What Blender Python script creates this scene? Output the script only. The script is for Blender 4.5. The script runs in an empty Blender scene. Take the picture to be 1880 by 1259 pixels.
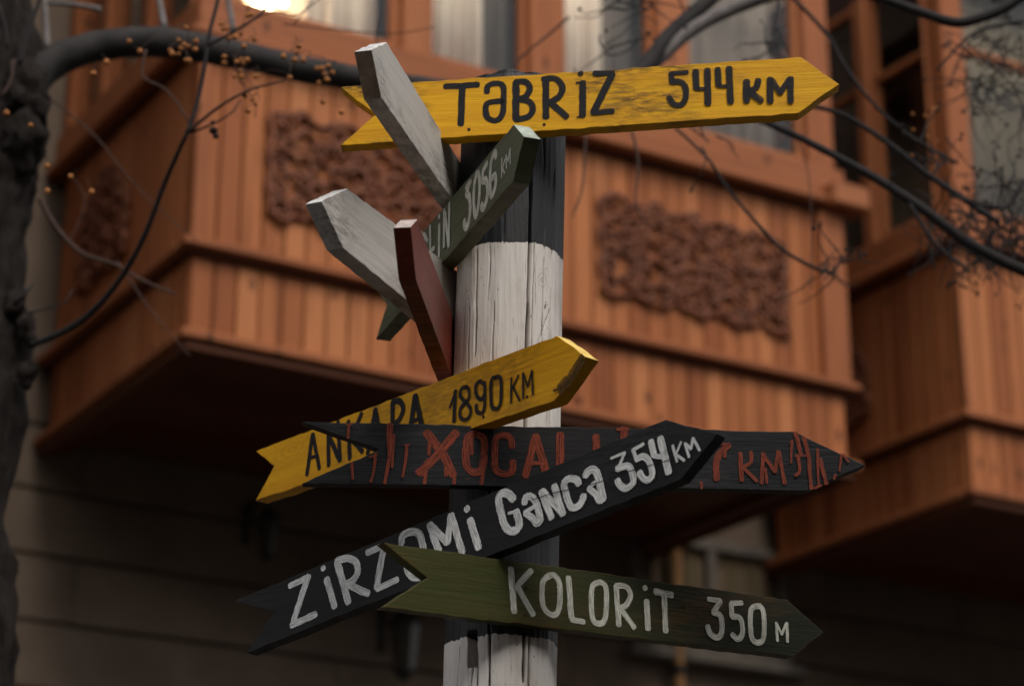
import bpy, bmesh, math, random
from mathutils import Vector, Matrix, noise
S = bpy.context.scene
COL = S.collection
rad = math.radians
# ------------------------------------------------------------------ camera, sky, sun, exposure
PITCH = rad(20.5); F = 4220.0; EYE = Vector((0, 0, 1.6))
cd = bpy.data.cameras.new('camera'); cam = bpy.data.objects.new('camera', cd); COL.objects.link(cam)
cd.sensor_fit = 'HORIZONTAL'; cd.sensor_width = 22.3; cd.lens = 22.3*F/1880
cd.clip_start = .05; cd.clip_end = 2000
cam.location = EYE; cam.rotation_euler = (math.pi/2+PITCH, 0, 0)
cd.dof.use_dof = True; cd.dof.focus_distance = 4.12; cd.dof.aperture_fstop = 1.65
S.camera = cam
W = bpy.data.worlds.new('World'); S.world = W; W.use_nodes = True
wn = W.node_tree.nodes; wl = W.node_tree.links; wn.clear()
SUN_EL, SUN_AZ = 52, 148      # compass azimuth from +Y, clockwise
sky = wn.new('ShaderNodeTexSky'); sky.sky_type = 'NISHITA'; sky.sun_disc = False
sky.sun_elevation = rad(SUN_EL); sky.sun_rotation = rad(SUN_AZ)
sky.air_density = 1.0; sky.dust_density = 1.5; sky.ozone_density = 1.0
hs = wn.new('ShaderNodeHueSaturation'); hs.inputs['Saturation'].default_value = .12
bg = wn.new('ShaderNodeBackground'); bg.inputs['Strength'].default_value = .13
wo = wn.new('ShaderNodeOutputWorld')
wl.new(sky.outputs[0], hs.inputs['Color']); wl.new(hs.outputs[0], bg.inputs['Color']); wl.new(bg.outputs[0], wo.inputs['Surface'])
sl = bpy.data.lights.new('sun', 'SUN'); sun = bpy.data.objects.new('sun', sl); COL.objects.link(sun)
sl.energy = 1.5; sl.angle = rad(26); sl.color = (1, .94, .86)
_d = Vector((math.sin(rad(SUN_AZ))*math.cos(rad(SUN_EL)), math.cos(rad(SUN_AZ))*math.cos(rad(SUN_EL)), math.sin(rad(SUN_EL))))
sun.rotation_euler = _d.to_track_quat('Z', 'Y').to_euler()
sun.location = (4, -6, 12)
S.view_settings.view_transform = 'Standard'; S.view_settings.look = 'None'
S.view_settings.exposure = .55; S.view_settings.gamma = 1
S.render.engine = 'CYCLES'
R = random.Random(7)

# ------------------------------------------------------------------ helpers
def ray(u, v):
    up = -(v-629.5)
    return Vector((u-940, F*math.cos(PITCH)-up*math.sin(PITCH), F*math.sin(PITCH)+up*math.cos(PITCH)))
def at(u, v, Y):
    r = ray(u, v); return EYE + r*(Y/r.y)
def hit(u, v, P, n):
    r = ray(u, v); return EYE + r*((P-EYE).dot(n)/r.dot(n))
def tag(o, label=None, cat=None, group=None, kind=None):
    if label: o['label'] = label
    if cat: o['category'] = cat
    if group: o['group'] = group
    if kind: o['kind'] = kind
    return o
def empty(name, loc=(0, 0, 0), rz=0, parent=None):
    o = bpy.data.objects.new(name, None); COL.objects.link(o); o.location = loc; o.rotation_euler = (0, 0, rz)
    o.empty_display_size = .05
    if parent: o.parent = parent
    return o
class MB:
    def __init__(s): s.v = []; s.f = []; s.uv = []
    def add(s, vs, fs):
        b = len(s.v); s.v += [tuple(p) for p in vs]; s.f += [tuple(b+i for i in f) for f in fs]; return s
    def box(s, x0, x1, y0, y1, z0, z1, c=0):
        if c <= 0:
            vs = [(x, y, z) for x in (x0, x1) for y in (y0, y1) for z in (z0, z1)]
            return s.add(vs, [(0, 1, 3, 2), (4, 6, 7, 5), (0, 4, 5, 1), (2, 3, 7, 6), (0, 2, 6, 4), (1, 5, 7, 3)])
        bm = bmesh.new(); bmesh.ops.create_cube(bm, size=1)
        for v in bm.verts:
            v.co = Vector(((x0+x1)/2+v.co.x*(x1-x0), (y0+y1)/2+v.co.y*(y1-y0), (z0+z1)/2+v.co.z*(z1-z0)))
        bmesh.ops.bevel(bm, geom=bm.edges[:], offset=c, segments=1, affect='EDGES', profile=.5)
        bm.verts.index_update()
        s.add([v.co[:] for v in bm.verts], [[v.index for v in f.verts] for f in bm.faces]); bm.free(); return s
    def tube(s, pts, radii, n=10, rough=0, seed=0, cap=True):
        pts = [Vector(p) for p in pts]; k = len(pts); rings = []; prev = None
        for i, p in enumerate(pts):
            t = (pts[min(i+1, k-1)]-pts[max(i-1, 0)]).normalized()
            if prev is None: a = t.orthogonal().normalized()
            else: a = (prev-t*prev.dot(t)).normalized()
            prev = a; b = t.cross(a); r = radii[i] if hasattr(radii, '__len__') else radii
            ring = []
            for j in range(n):
                an = 2*math.pi*j/n; d = a*math.cos(an)+b*math.sin(an)
                rr = r
                if rough: rr *= 1+rough*noise.noise(Vector((p+d*r))*(.35/max(r, .004))+Vector((seed, 0, 0)))+rough*.5*noise.noise((p+d*r)*(1.4/max(r, .004)))
                ring.append(p+d*rr)
            rings.append(ring)
        vs = [q for r_ in rings for q in r_]; fs = []
        for i in range(k-1):
            for j in range(n):
                fs.append((i*n+j, i*n+(j+1) % n, (i+1)*n+(j+1) % n, (i+1)*n+j))
        if cap: fs.append(tuple(range(n-1, -1, -1))); fs.append(tuple((k-1)*n+j for j in range(n)))
        return s.add(vs, fs)
    def sphere(s, c, r, n=10, m=6, sq=(1, 1, 1)):
        vs = [(c[0], c[1], c[2]+r*sq[2])]; fs = []
        for i in range(1, m):
            for j in range(n):
                a = math.pi*i/m; b = 2*math.pi*j/n
                vs.append((c[0]+r*sq[0]*math.sin(a)*math.cos(b), c[1]+r*sq[1]*math.sin(a)*math.sin(b), c[2]+r*sq[2]*math.cos(a)))
        vs.append((c[0], c[1], c[2]-r*sq[2])); L = len(vs)-1
        for j in range(n):
            fs.append((0, 1+j, 1+(j+1) % n)); fs.append((L, L-n+(j+1) % n, L-n+j))
            for i in range(m-2):
                fs.append((1+i*n+j, 1+(i+1)*n+j, 1+(i+1)*n+(j+1) % n, 1+i*n+(j+1) % n))
        return s.add(vs, fs)
    def mesh(s, name, mat, smooth=False):
        m = bpy.data.meshes.new(name); m.from_pydata(s.v, [], s.f)
        if s.uv:
            L = m.uv_layers.new(name='UVMap')
            for lp in m.loops: L.data[lp.index].uv = s.uv[lp.vertex_index]
        if mat: m.materials.append(mat)
        bm = bmesh.new(); bm.from_mesh(m); bmesh.ops.recalc_face_normals(bm, faces=bm.faces[:]); bm.to_mesh(m); bm.free()
        if smooth: m.polygons.foreach_set('use_smooth', [True]*len(m.polygons))
        m.update(); return m
    def build(s, name, mat, parent=None, smooth=False, loc=None):
        return obj(name, s.mesh(name, mat, smooth), parent, loc)
def obj(name, mesh, parent=None, loc=None):
    o = bpy.data.objects.new(name, mesh); COL.objects.link(o)
    if parent: o.parent = parent
    if loc: o.location = loc
    return o
def catmull(pts, step, closed=False):
    P = [Vector(p) for p in pts]; n = len(P)
    if n < 3 and not closed:
        L = (P[1]-P[0]).length; k = max(2, int(L/step)+1)
        return [P[0].lerp(P[1], i/k) for i in range(k+1)]
    g = (lambda i: P[i % n]) if closed else (lambda i: P[max(0, min(n-1, i))])
    out = []
    for i in range(n if closed else n-1):
        a, b, c, d = g(i-1), g(i), g(i+1), g(i+2)
        k = max(1, int((c-b).length/step))
        for j in range(k):
            t = j/k
            out.append(.5*((2*b)+(c-a)*t+(2*a-5*b+4*c-d)*t*t+(3*b-a-3*c+d)*t**3))
    out.append(P[0] if closed else P[-1]); return out

# ------------------------------------------------------------------ materials
def new_mat(name):
    m = bpy.data.materials.new(name); m.use_nodes = True; nt = m.node_tree; nt.nodes.clear()
    return m, nt
class NT:
    def __init__(s, nt): s.t = nt; s.n = nt.nodes; s.l = nt.links
    def add(s, typ, **kw):
        n = s.n.new(typ)
        for k, v in kw.items():
            if k.startswith('i_'):
                key = k[2:].replace('_', ' ')
                n.inputs[key if key in n.inputs else int(key)].default_value = v
            else: setattr(n, k, v)
        return n
    def mix(s, f, a, b, bt='MIX'):
        n = s.n.new('ShaderNodeMix'); n.data_type = 'RGBA'; n.blend_type = bt
        for sock, val in ((n.inputs[0], f), (n.inputs[6], a), (n.inputs[7], b)):
            if hasattr(val, 'is_linked') or hasattr(val, 'links'): s.l.new(val, sock)
            elif isinstance(val, (int, float)): sock.default_value = val
            else: sock.default_value = (*val, 1) if len(val) == 3 else val
        return n.outputs[2]
    def math(s, op, a, b=0, c=0, clamp=False):
        n = s.n.new('ShaderNodeMath'); n.operation = op; n.use_clamp = clamp
        for i, val in enumerate((a, b, c)):
            if isinstance(val, (int, float)): n.inputs[i].default_value = val
            else: s.l.new(val, n.inputs[i])
        return n.outputs[0]
    def ramp(s, fac, p0, p1):
        n = s.n.new('ShaderNodeMapRange'); n.clamp = True
        n.inputs[1].default_value = p0; n.inputs[2].default_value = p1
        s.l.new(fac, n.inputs[0]); return n.outputs[0]
    def coords(s, scale=(1, 1, 1), rnd=0, kind='Object'):
        tc = s.n.new('ShaderNodeTexCoord'); out = tc.outputs[kind]
        if rnd:
            oi = s.n.new('ShaderNodeObjectInfo'); m = s.math('MULTIPLY', oi.outputs['Random'], rnd)
            c = s.n.new('ShaderNodeCombineXYZ'); 
            for i in range(3): s.l.new(m, c.inputs[i])
            va = s.n.new('ShaderNodeVectorMath'); va.operation = 'ADD'; s.l.new(out, va.inputs[0]); s.l.new(c.outputs[0], va.inputs[1]); out = va.outputs[0]
        vm = s.n.new('ShaderNodeVectorMath'); vm.operation = 'MULTIPLY'; s.l.new(out, vm.inputs[0]); vm.inputs[1].default_value = scale
        return vm.outputs[0]
    def noise(s, vec, scale=1, detail=5, rough=.55, dist=0):
        n = s.n.new('ShaderNodeTexNoise'); n.inputs['Scale'].default_value = scale; n.inputs['Detail'].default_value = detail
        n.inputs['Roughness'].default_value = rough; n.inputs['Distortion'].default_value = dist
        s.l.new(vec, n.inputs['Vector']); return n.outputs['Fac']
    def out(s, col, rough=.6, bump=None, bs=.3, bd=.002, spec=.5, alpha=None):
        b = s.n.new('ShaderNodeBsdfPrincipled'); o = s.n.new('ShaderNodeOutputMaterial')
        for sock, val in ((b.inputs['Base Color'], col), (b.inputs['Roughness'], rough)):
            if isinstance(val, (int, float)): sock.default_value = val
            elif isinstance(val, tuple): sock.default_value = (*val, 1)
            else: s.l.new(val, sock)
        b.inputs['Specular IOR Level'].default_value = spec
        if bump is not None:
            bn = s.n.new('ShaderNodeBump'); bn.inputs['Strength'].default_value = bs; bn.inputs['Distance'].default_value = bd
            s.l.new(bump, bn.inputs['Height']); s.l.new(bn.outputs[0], b.inputs['Normal'])
        if alpha is not None: s.l.new(alpha, b.inputs['Alpha'])
        s.l.new(b.outputs[0], o.inputs[0]); return b

def painted_wood(name, col, col2, grime, gcol=(.05, .03, .015), rough=.55, knots=0.0, wear=.0, wearcol=(.3, .22, .14), edge=True, spec=.22, falloff=None):
    """brush-painted board: grain runs along local x, width along local z"""
    m, nt = new_mat(name); N = NT(nt)
    v1 = N.coords((3, 30, 60), 13); g1 = N.noise(v1, 1, 6, .6, .6)
    v2 = N.coords((9, 60, 260), 13); g2 = N.noise(v2, 1, 4, .6)
    v3 = N.coords((14, 14, 22), 29); g3 = N.noise(v3, 1, 5, .65)
    c = N.mix(N.ramp(g1, .3, .7), col, col2)
    c = N.mix(N.math('MULTIPLY', N.ramp(g2, .45, .75), .25), c, tuple(x*.55 for x in col))
    if falloff:   # gloss falloff painted in as a darker tone toward one end, patchy
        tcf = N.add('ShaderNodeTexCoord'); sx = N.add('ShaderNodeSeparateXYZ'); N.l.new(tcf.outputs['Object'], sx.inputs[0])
        ff = N.ramp(N.math('ADD', sx.outputs[0], N.math('MULTIPLY', N.math('SUBTRACT', g3, .5), .35)), falloff[0], falloff[1])
        c = N.mix(ff, c, falloff[2])
    if knots:
        vk = N.coords((4, 4, 11), 7)
        vo = N.add('ShaderNodeTexVoronoi'); vo.inputs['Scale'].default_value = 1.0; N.l.new(vk, vo.inputs['Vector'])
        d = vo.outputs['Distance']
        rings = N.math('SINE', N.math('MULTIPLY', N.math('ADD', d, N.math('MULTIPLY', g3, .12)), 70))
        near = N.ramp(d, .34, .1)
        kf = N.math('MULTIPLY', N.math('MULTIPLY', near, N.ramp(rings, -.2, 1)), knots)
        c = N.mix(kf, c, tuple(x*.45 for x in col))
    # dark rubbed smudges
    v4 = N.coords((5, 5, 9), 41); s1 = N.noise(v4, 1, 3, .5)
    v5 = N.coords((30, 60, 130), 17); s2 = N.noise(v5, 1, 5, .7, .3)
    sm = N.math('MULTIPLY', N.ramp(s1, .50, .66), N.ramp(s2, .40, .60))
    c = N.mix(N.math('MULTIPLY', sm, grime), c, gcol)
    if edge:
        bv = N.add('ShaderNodeBevel', samples=4); bv.inputs['Radius'].default_value = .004
        geo = N.add('ShaderNodeNewGeometry'); dt = N.add('ShaderNodeVectorMath', operation='DOT_PRODUCT')
        N.l.new(bv.outputs[0], dt.inputs[0]); N.l.new(geo.outputs['Normal'], dt.inputs[1])
        ef = N.math('MULTIPLY', N.ramp(dt.outputs['Value'], .998, .85), N.ramp(s2, .38, .6))
        c = N.mix(N.math('MULTIPLY', ef, .8), c, wearcol if wear else gcol)
    if wear:
        wf = N.ramp(N.noise(N.coords((6, 30, 80), 5), 1, 6, .7), .62, .7)
        c = N.mix(N.math('MULTIPLY', wf, wear), c, wearcol)
    bmp = N.math('ADD', N.math('MULTIPLY', g2, .5), N.math('ADD', g1, N.math('MULTIPLY', s2, .6)))
    N.out(c, N.ramp(g3, -.6, 1.6) if False else rough, bmp, .45, .0022, spec)
    return m
M = {}
M['yellow'] = painted_wood('yellow painted wood', (.80, .42, .006), (.64, .29, .004), .9, knots=.5)
M['yellow_clean'] = painted_wood('brighter yellow painted wood', (.80, .40, .006), (.66, .29, .004), .42, knots=.3)
M['black'] = painted_wood('black painted wood', (.0055, .0055, .007), (.011, .011, .0135), .45, gcol=(.040, .038, .037), rough=.6, spec=.22)
M['green'] = painted_wood('dark green painted wood', (.105, .120, .072), (.075, .088, .055), .5, gcol=(.02, .02, .012), rough=.55)
M['olive'] = painted_wood('olive green painted wood', (.040, .050, .010), (.052, .048, .012), .35, gcol=(.12, .055, .012), rough=.5, falloff=(-.12, .38, (.0125, .0145, .0075)))
M['white'] = painted_wood('weathered white painted wood', (.58, .555, .525), (.46, .44, .41), .6, gcol=(.10, .08, .065), rough=.6, wear=.35, wearcol=(.13, .07, .04))
M['red'] = painted_wood('dark red painted wood', (.20, .036, .018), (.125, .020, .011), .5, gcol=(.03, .008, .006), rough=.5, spec=.25)

def lettering(name, col, dry, edge=.86):
    m, nt = new_mat(name); N = NT(nt)
    uv = N.coords((1, 1, 1), 0, 'UV'); sp = N.add('ShaderNodeSeparateXYZ'); N.l.new(uv, sp.inputs[0])
    u, v = sp.outputs[0], sp.outputs[1]
    cb = N.add('ShaderNodeCombineXYZ'); N.l.new(N.math('MULTIPLY', u, .55), cb.inputs[0]); N.l.new(N.math('MULTIPLY', v, 3.0), cb.inputs[1])
    st = N.noise(cb.outputs[0], 1, 6, .7)
    cb2 = N.add('ShaderNodeCombineXYZ'); N.l.new(N.math('MULTIPLY', u, 5), cb2.inputs[0]); N.l.new(N.math('MULTIPLY', v, 5), cb2.inputs[1])
    n2 = N.noise(cb2.outputs[0], 1, 3, .6)
    e = N.math('ADD', N.math('ABSOLUTE', v), N.math('MULTIPLY', N.math('SUBTRACT', n2, .5), .5))
    a1 = N.ramp(e, edge+.06, edge-.04)
    a2 = N.math('SUBTRACT', 1, N.math('MULTIPLY', N.ramp(st, .47, .62), dry))
    blot = N.noise(N.coords((25, 25, 25), 3), 1, 3, .6)
    a3 = N.math('SUBTRACT', 1, N.math('MULTIPLY', N.ramp(blot, .56, .75), dry*.8))
    c = N.mix(N.ramp(st, .35, .6), col, tuple(x*.76 for x in col))
    N.out(c, .6, st, .5, .0008, .2, alpha=N.math('MULTIPLY', a1, N.math('MULTIPLY', a2, a3)))
    return m
M['ink'] = lettering('black brush paint', (.010, .010, .014), .18)
M['chalk'] = lettering('white brush paint', (.84, .84, .82), .5)
M['chalk2'] = lettering('pale grey brush paint', (.60, .60, .53), .55)
M['chalk3'] = lettering('pale cream brush paint', (.66, .66, .58), .4)
M['rust'] = lettering('dull red brush paint', (.24, .046, .022), .55)
M['smear'] = lettering('dark brown brush smear', (.09, .045, .008), .6, .6)
M['crackline'] = lettering('dark split line', (.004, .004, .004), .1)

def simple(name, col, rough=.6, var=.25, scale=(8, 8, 8), bs=.3, bd=.002, spec=.4, rnd=0, detail=5):
    m, nt = new_mat(name); N = NT(nt); n = N.noise(N.coords(scale, rnd), 1, detail, .6)
    c = N.mix(N.ramp(n, .3, .7), tuple(x*(1-var) for x in col), tuple(min(1, x*(1+var)) for x in col))
    N.out(c, rough, n, bs, bd, spec*.6); return m
def varnished(name, col, vertical=True, rndv=.35):
    """varnished softwood cladding; each plank has its own tone, grain along its length"""
    m, nt = new_mat(name); N = NT(nt)
    sc = (45, 45, 2.2) if vertical else (2.2, 45, 45)
    n = N.noise(N.coords(sc, 31), 1, 6, .6, .4)
    n2 = N.noise(N.coords(tuple(x*.3 for x in sc), 11), 1, 3, .6, .3)
    oi = N.add('ShaderNodeObjectInfo')
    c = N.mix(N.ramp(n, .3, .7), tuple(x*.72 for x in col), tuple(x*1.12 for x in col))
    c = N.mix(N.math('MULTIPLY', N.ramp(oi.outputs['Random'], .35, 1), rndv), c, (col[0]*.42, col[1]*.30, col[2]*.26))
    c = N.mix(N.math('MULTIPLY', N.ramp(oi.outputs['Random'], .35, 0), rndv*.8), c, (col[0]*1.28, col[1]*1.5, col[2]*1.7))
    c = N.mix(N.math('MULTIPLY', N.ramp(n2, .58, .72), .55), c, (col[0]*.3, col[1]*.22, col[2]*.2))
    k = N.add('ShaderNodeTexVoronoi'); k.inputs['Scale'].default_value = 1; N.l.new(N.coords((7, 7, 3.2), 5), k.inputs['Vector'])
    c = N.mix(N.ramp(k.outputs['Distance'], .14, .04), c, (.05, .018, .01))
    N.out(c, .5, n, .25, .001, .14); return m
M['plank'] = varnished('varnished cladding plank', (.35, .118, .041), True, .62)
M['rail'] = varnished('varnished rail timber', (.28, .094, .036), False, .2)
M['post_wood'] = varnished('varnished upright timber', (.31, .104, .039), True, .3)
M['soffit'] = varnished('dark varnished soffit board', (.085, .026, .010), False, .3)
M['carving'] = simple('dark carved wood', (.145, .046, .020), .55, .35, (20, 20, 20))
M['backing'] = simple('dark gap behind cladding', (.03, .012, .008), .8)

# ------------------------------------------------------------------ ground and street setting
g = MB().box(-120, 120, -120, 160, -.5, 0).build('ground', simple('paving ground', (.07, .065, .06), .85, .3, (1.5, 1.5, 1.5)))
tag(g, kind='structure')

# ------------------------------------------------------------------ building: frame of local axes x along the facade, y into it
P0 = at(345, 620, 8.4)                       # lower front corner of the near bay
AZ = rad(90-58.6)
d1 = Vector((math.cos(AZ), math.sin(AZ), 0)); d2 = Vector((-math.sin(AZ), math.cos(AZ), 0))
BW, BD = 3.30, 1.65                           # bay width, projection
BASE = Vector((P0.x, P0.y, 0)); ZB = P0.z
def wl_hit(u, v, y):                          # pixel -> building-local point on plane local y
    p = hit(u, v, P0+d2*y, d2)-BASE; return Vector((p.dot(d1), y, p.z))
bld = empty('stone_house', BASE, AZ)
tag(bld, 'stone house with varnished timber bay windows overhanging a dark block wall', 'building')
M['stone'] = simple('brown grey limestone', (.13, .094, .068), .85, .22, (3, 3, 3), .5, .006, .2, 9)
M['mortar'] = simple('recessed mortar', (.035, .026, .02), .95)
wall = MB().box(-9, 14, BD+.03, BD+.55, 0, 11).build('wall', M['mortar'], bld)
CH = .296; zref = wl_hit(200, 1042, BD).z     # a joint passes through this point
k0 = math.floor((zref-1.9)/CH)
bl_l = 2.6
blk = [MB().box(0, bl_l-.002, -.0, .08, .007, CH-.007, .006).mesh('stone_block', M['stone']) for _ in range(2)]
zc = zref-k0*CH; row = 0
while zc < ZB+.25:
    x = -2.4-(row % 2)*bl_l/2
    while x < 7.6:
        o = obj('stone_block', blk[row % 2], wall, (x, BD-.05+R.uniform(-.003, .003), zc)); x += bl_l
    zc += CH; row += 1
MB().box(-9, 14, BD-.05, BD+.03, zc, 11).build('upper_facing', M['stone'], wall)
MB().box(-9, 14, BD-.05, BD+.03, 0, zref-k0*CH-.012).build('lower_facing', M['stone'], wall)

M['glass'], nt = new_mat('window glass'); N = NT(nt)
fr = N.add('ShaderNodeFresnel'); fr.inputs[0].default_value = 1.5
gl = N.add('ShaderNodeBsdfGlossy'); gl.inputs['Roughness'].default_value = .02
tr = N.add('ShaderNodeBsdfTransparent'); tr.inputs[0].default_value = (.97, .965, .94, 1)
mx = N.add('ShaderNodeMixShader'); oo = N.add('ShaderNodeOutputMaterial')
gb = N.add('ShaderNodeNewGeometry'); N.l.new(N.math('MULTIPLY', fr.outputs[0], N.math('SUBTRACT', 1, gb.outputs['Backfacing'])), mx.inputs[0]); N.l.new(tr.outputs[0], mx.inputs[1]); N.l.new(gl.outputs[0], mx.inputs[2]); N.l.new(mx.outputs[0], oo.inputs[0])
M['interior'] = simple('dim room plaster', (.16, .12, .08), .9, .2, (2, 2, 2))
M['interior_wood'] = simple('dim room timber', (.09, .04, .02), .6, .2)

PW = .1
def plank_mesh(h, w=PW):
    return MB().box(.003, w-.003, 0, .02, 0, h, .006).mesh('plank', M['plank'])
pl_lo, pl_hi = plank_mesh(.335), plank_mesh(.865)
pl_side_lo = MB().box(0, .02, .003, PW-.003, 0, .335, .006).mesh('plank', M['plank'])
pl_side_hi = MB().box(0, .02, .003, PW-.003, 0, .865, .006).mesh('plank', M['plank'])
def bay(x0, label, sides=(1, 1), detail=True, panels=(0, 1)):
    b = MB()
    # core: carcass behind the cladding, floor, ceiling
    b.box(.03, BW-.03, .03, BD-.06, .03, 1.30).box(0.02, BW-.02, .02, BD-.055, 2.95, 3.25)
    root = b.build('bay_window', M['backing'], bld, loc=(x0, 0, ZB)); root['label'] = label
    P = lambda name, mb, mat, **k: mb.build(name, M[mat], root, **k)
    # underside: recessed boards inside a deep edge beam
    nb = 11; w = (BD-.24)/nb
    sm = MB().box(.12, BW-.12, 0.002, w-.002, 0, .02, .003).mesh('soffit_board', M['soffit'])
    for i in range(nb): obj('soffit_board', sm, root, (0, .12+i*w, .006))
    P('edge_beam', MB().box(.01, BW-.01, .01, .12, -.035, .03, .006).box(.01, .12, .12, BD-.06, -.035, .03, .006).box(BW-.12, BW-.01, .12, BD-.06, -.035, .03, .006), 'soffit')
    # horizontal rails run round three sides
    def ring(name, z0, z1, out, mat='rail', c=.008):
        P(name, MB().box(-out, BW+out, -out, .03, z0, z1, c), mat)
        for sx in (0, 1):
            if sides[sx]: P(name, MB().box(-out if sx == 0 else BW-.03, .03 if sx == 0 else BW+out, .031, BD-.056, z0, z1, c), mat)
    ring('bottom_rail', -.012, .030, .045)
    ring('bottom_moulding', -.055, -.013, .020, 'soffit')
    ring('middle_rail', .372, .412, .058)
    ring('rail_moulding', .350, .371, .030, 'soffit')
    ring('sill', 1.285, 1.330, .085, c=.012)
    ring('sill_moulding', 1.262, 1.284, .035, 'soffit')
    ring('sill_board', 1.331, 1.500, .040, c=.01)
    for i in range(int(round(BW/PW))):
        obj('plank', pl_lo, root, (i*PW, R.uniform(0, .002), .030)); obj('plank', pl_hi, root, (i*PW, R.uniform(0, .002), .413))
    ns = int((BD-.07)/PW)
    for sx in (0, 1):
        if not sides[sx]: continue
        for i in range(ns):
            xx = 0 if sx == 0 else BW-.02
            for mm, zz in ((pl_side_lo, .030), (pl_side_hi, .413)):
                obj('plank', mm, root, (xx, .03+i*PW, zz))
    # pilasters at the front corners and the block that caps the sill
    P('pilaster', MB().box(BW-.13, BW+.022, -.035, -.001, .413, 1.261, .006), 'post_wood')
    P('pilaster', MB().box(BW+.0005, BW+.035, .000, .11, .413, 1.261, .006), 'post_wood')
    P('pilaster', MB().box(-.015, .035, -.022, -.001, .413, 1.261, .006), 'post_wood')
    P('sill_block', MB().box(BW-.10, BW+.125, -.125, .03, 1.275, 1.400, .015), 'rail')
    # uprights and sashes
    ups = [(0, .14), (.917, 1.05), (1.57, 1.74), (2.27, 2.44), (3.14, BW)]
    for a, c_ in ups: P('upright', MB().box(a, c_, -.018, .10, 1.501, 2.95, .008), 'post_wood')
    P('head_rail', MB().box(-.03, BW+.03, -.03, .11, 2.951, 3.16, .01), 'rail')
    def window(x0_, x1_, side=None):
        def bx(mb, a0, a1, b0, b1, z0, z1, c=0):
            if side is None: mb.box(a0, a1, b0, b1, z0, z1, c)
            elif side == 0: mb.box(b0, b1, a0, a1, z0, z1, c)
            else: mb.box(BW-b1, BW-b0, a0, a1, z0, z1, c)
        fm = MB(); t_ = .035
        bx(fm, x0_, x0_+t_, .015, .065, 1.501, 2.95, .004); bx(fm, x1_-t_, x1_, .015, .065, 1.501, 2.95, .004)
        bx(fm, x0_+t_, x1_-t_, .015, .065, 1.501, 1.545, .004); bx(fm, x0_+t_, x1_-t_, .015, .065, 2.905, 2.95, .004)
        bx(fm, x0_+t_, x1_-t_, .015, .065, 2.42, 2.455, .004)
        P('window_frame', fm, 'post_wood')
        for z0, z1 in ((1.545, 2.42), (2.455, 2.905)):
            pm = MB(); bx(pm, x0_+t_-.003, x1_-t_+.003, .038, .042, z0-.003, z1+.003); P('pane', pm, 'glass')
    for (a, c_), (e, f_) in zip(ups[:-1], ups[1:]): window(c_+.001, e-.001)
    sups = [(.101, .12), (.57, .66), (1.08, 1.17), (1.50, BD-.06)]
    for sx in (0, 1):
        if not sides[sx]: continue
        for a, c_ in sups:
            x_ = (-.018, .10) if sx == 0 else (BW-.10, BW+.018)
            P('upright', MB().box(x_[0], x_[1], a, c_, 1.501, 2.95, .008), 'post_wood')
        for (a, c_), (e, f_) in zip(sups[:-1], sups[1:]): window(c_+.001, e-.001, sx)
    if detail:
        # room floor glimpsed through the glass
        P('room_floor', MB().box(.11, BW-.11, .11, BD-.08, 1.302, 1.33), 'interior_wood')
    # carved vine panels
    carved(root, [[(.315, 1.315, .60, 1.06), (1.94, 2.965, .60, 1.06)][i] for i in panels], None)
    if sides[0]: carved(root, [(.70, 1.24, .60, 1.10)], 0)
    return root
def carved(root, rects, side):
    for (a, b_, z0, z1) in rects:
        mb = MB(); w = b_-a; h = z1-z0
        def W_(x, z, dpt):
            return Vector((x, -.004-dpt, z)) if side is None else Vector((-.004-dpt, x, z))
        def edge(x):     # wavy border; pointed top on the side panels
            top = z1+.018*math.sin(x*31+a)+.010*math.sin(x*57)
            if side == 0: top = z1-.24*abs((x-a)/w-.5)*2*abs((x-a)/w-.5)*2
            bot = z0+.015*math.sin(x*27+1)+.008*math.sin(x*63)
            return bot, top
        # scrolls
        nx = int(w/.088); nz = max(4, int(h/.09))
        for i in range(nx):
            for j in range(nz):
                cx = a+(i+.5)*w/nx+R.uniform(-.012, .012); lo, hi = edge(cx)
                cz = lo+(j+.5)*(hi-lo)/nz+R.uniform(-.012, .012)
                ph = R.uniform(0, 6.28); sg = R.choice((-1, 1)); r0 = R.uniform(.040, .056); turns = R.uniform(.8, 1.35)
                pts = []
                for k in range(15):
                    t = k/14; r = r0*(1-.72*t); an = ph+sg*turns*2*math.pi*t
                    pts.append(W_(cx+r*math.cos(an), cz+r*math.sin(an), .010+.014*math.sin(math.pi*t)))
                mb.tube(pts, [.0115*(1-.45*k/14) for k in range(15)], 6)
                if R.random() < .45:
                    q = W_(cx, cz, .018); mb.sphere(q, R.uniform(.014, .024), 8, 5)
        # winding stems and border
        for j in range(nz+1):
            pts = []
            for k in range(41):
                x = a+w*k/40; lo, hi = edge(x); z = lo+(hi-lo)*j/nz+(.018*math.sin(k*.9+j*2) if 0 < j < nz else .006*math.sin(k*1.7))
                pts.append(W_(x, z, .012+.008*math.sin(k*.7+j)))
            mb.tube(pts, .0125, 6)
        for x in (a, b_):
            lo, hi = edge(x)
            mb.tube([W_(x+.010*math.sin(k*1.3), lo+(hi-lo)*k/14, .012) for k in range(15)], .013, 6)
        for i in range(int(w*h*60)):
            x = R.uniform(a, b_); lo, hi = edge(x); z = R.uniform(lo, hi); an = R.uniform(0, 3.14)
            mb.tube([W_(x+.022*t*math.cos(an), z+.022*t*math.sin(an), .014+.01*(1-t*t)) for t in (-1, -.5, 0, .5, 1)], [.003, .010, .013, .009, .003], 6)
        o = mb.build('carved_panel', M['carving'], root, smooth=True)
bay(0, 'complete timber bay window with two carved panels, sunlit front behind the signpost', (1, 1))
bay(4.06, 'right hand timber bay window cut by the frame edge', (1, 0), True, (1,))
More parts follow.
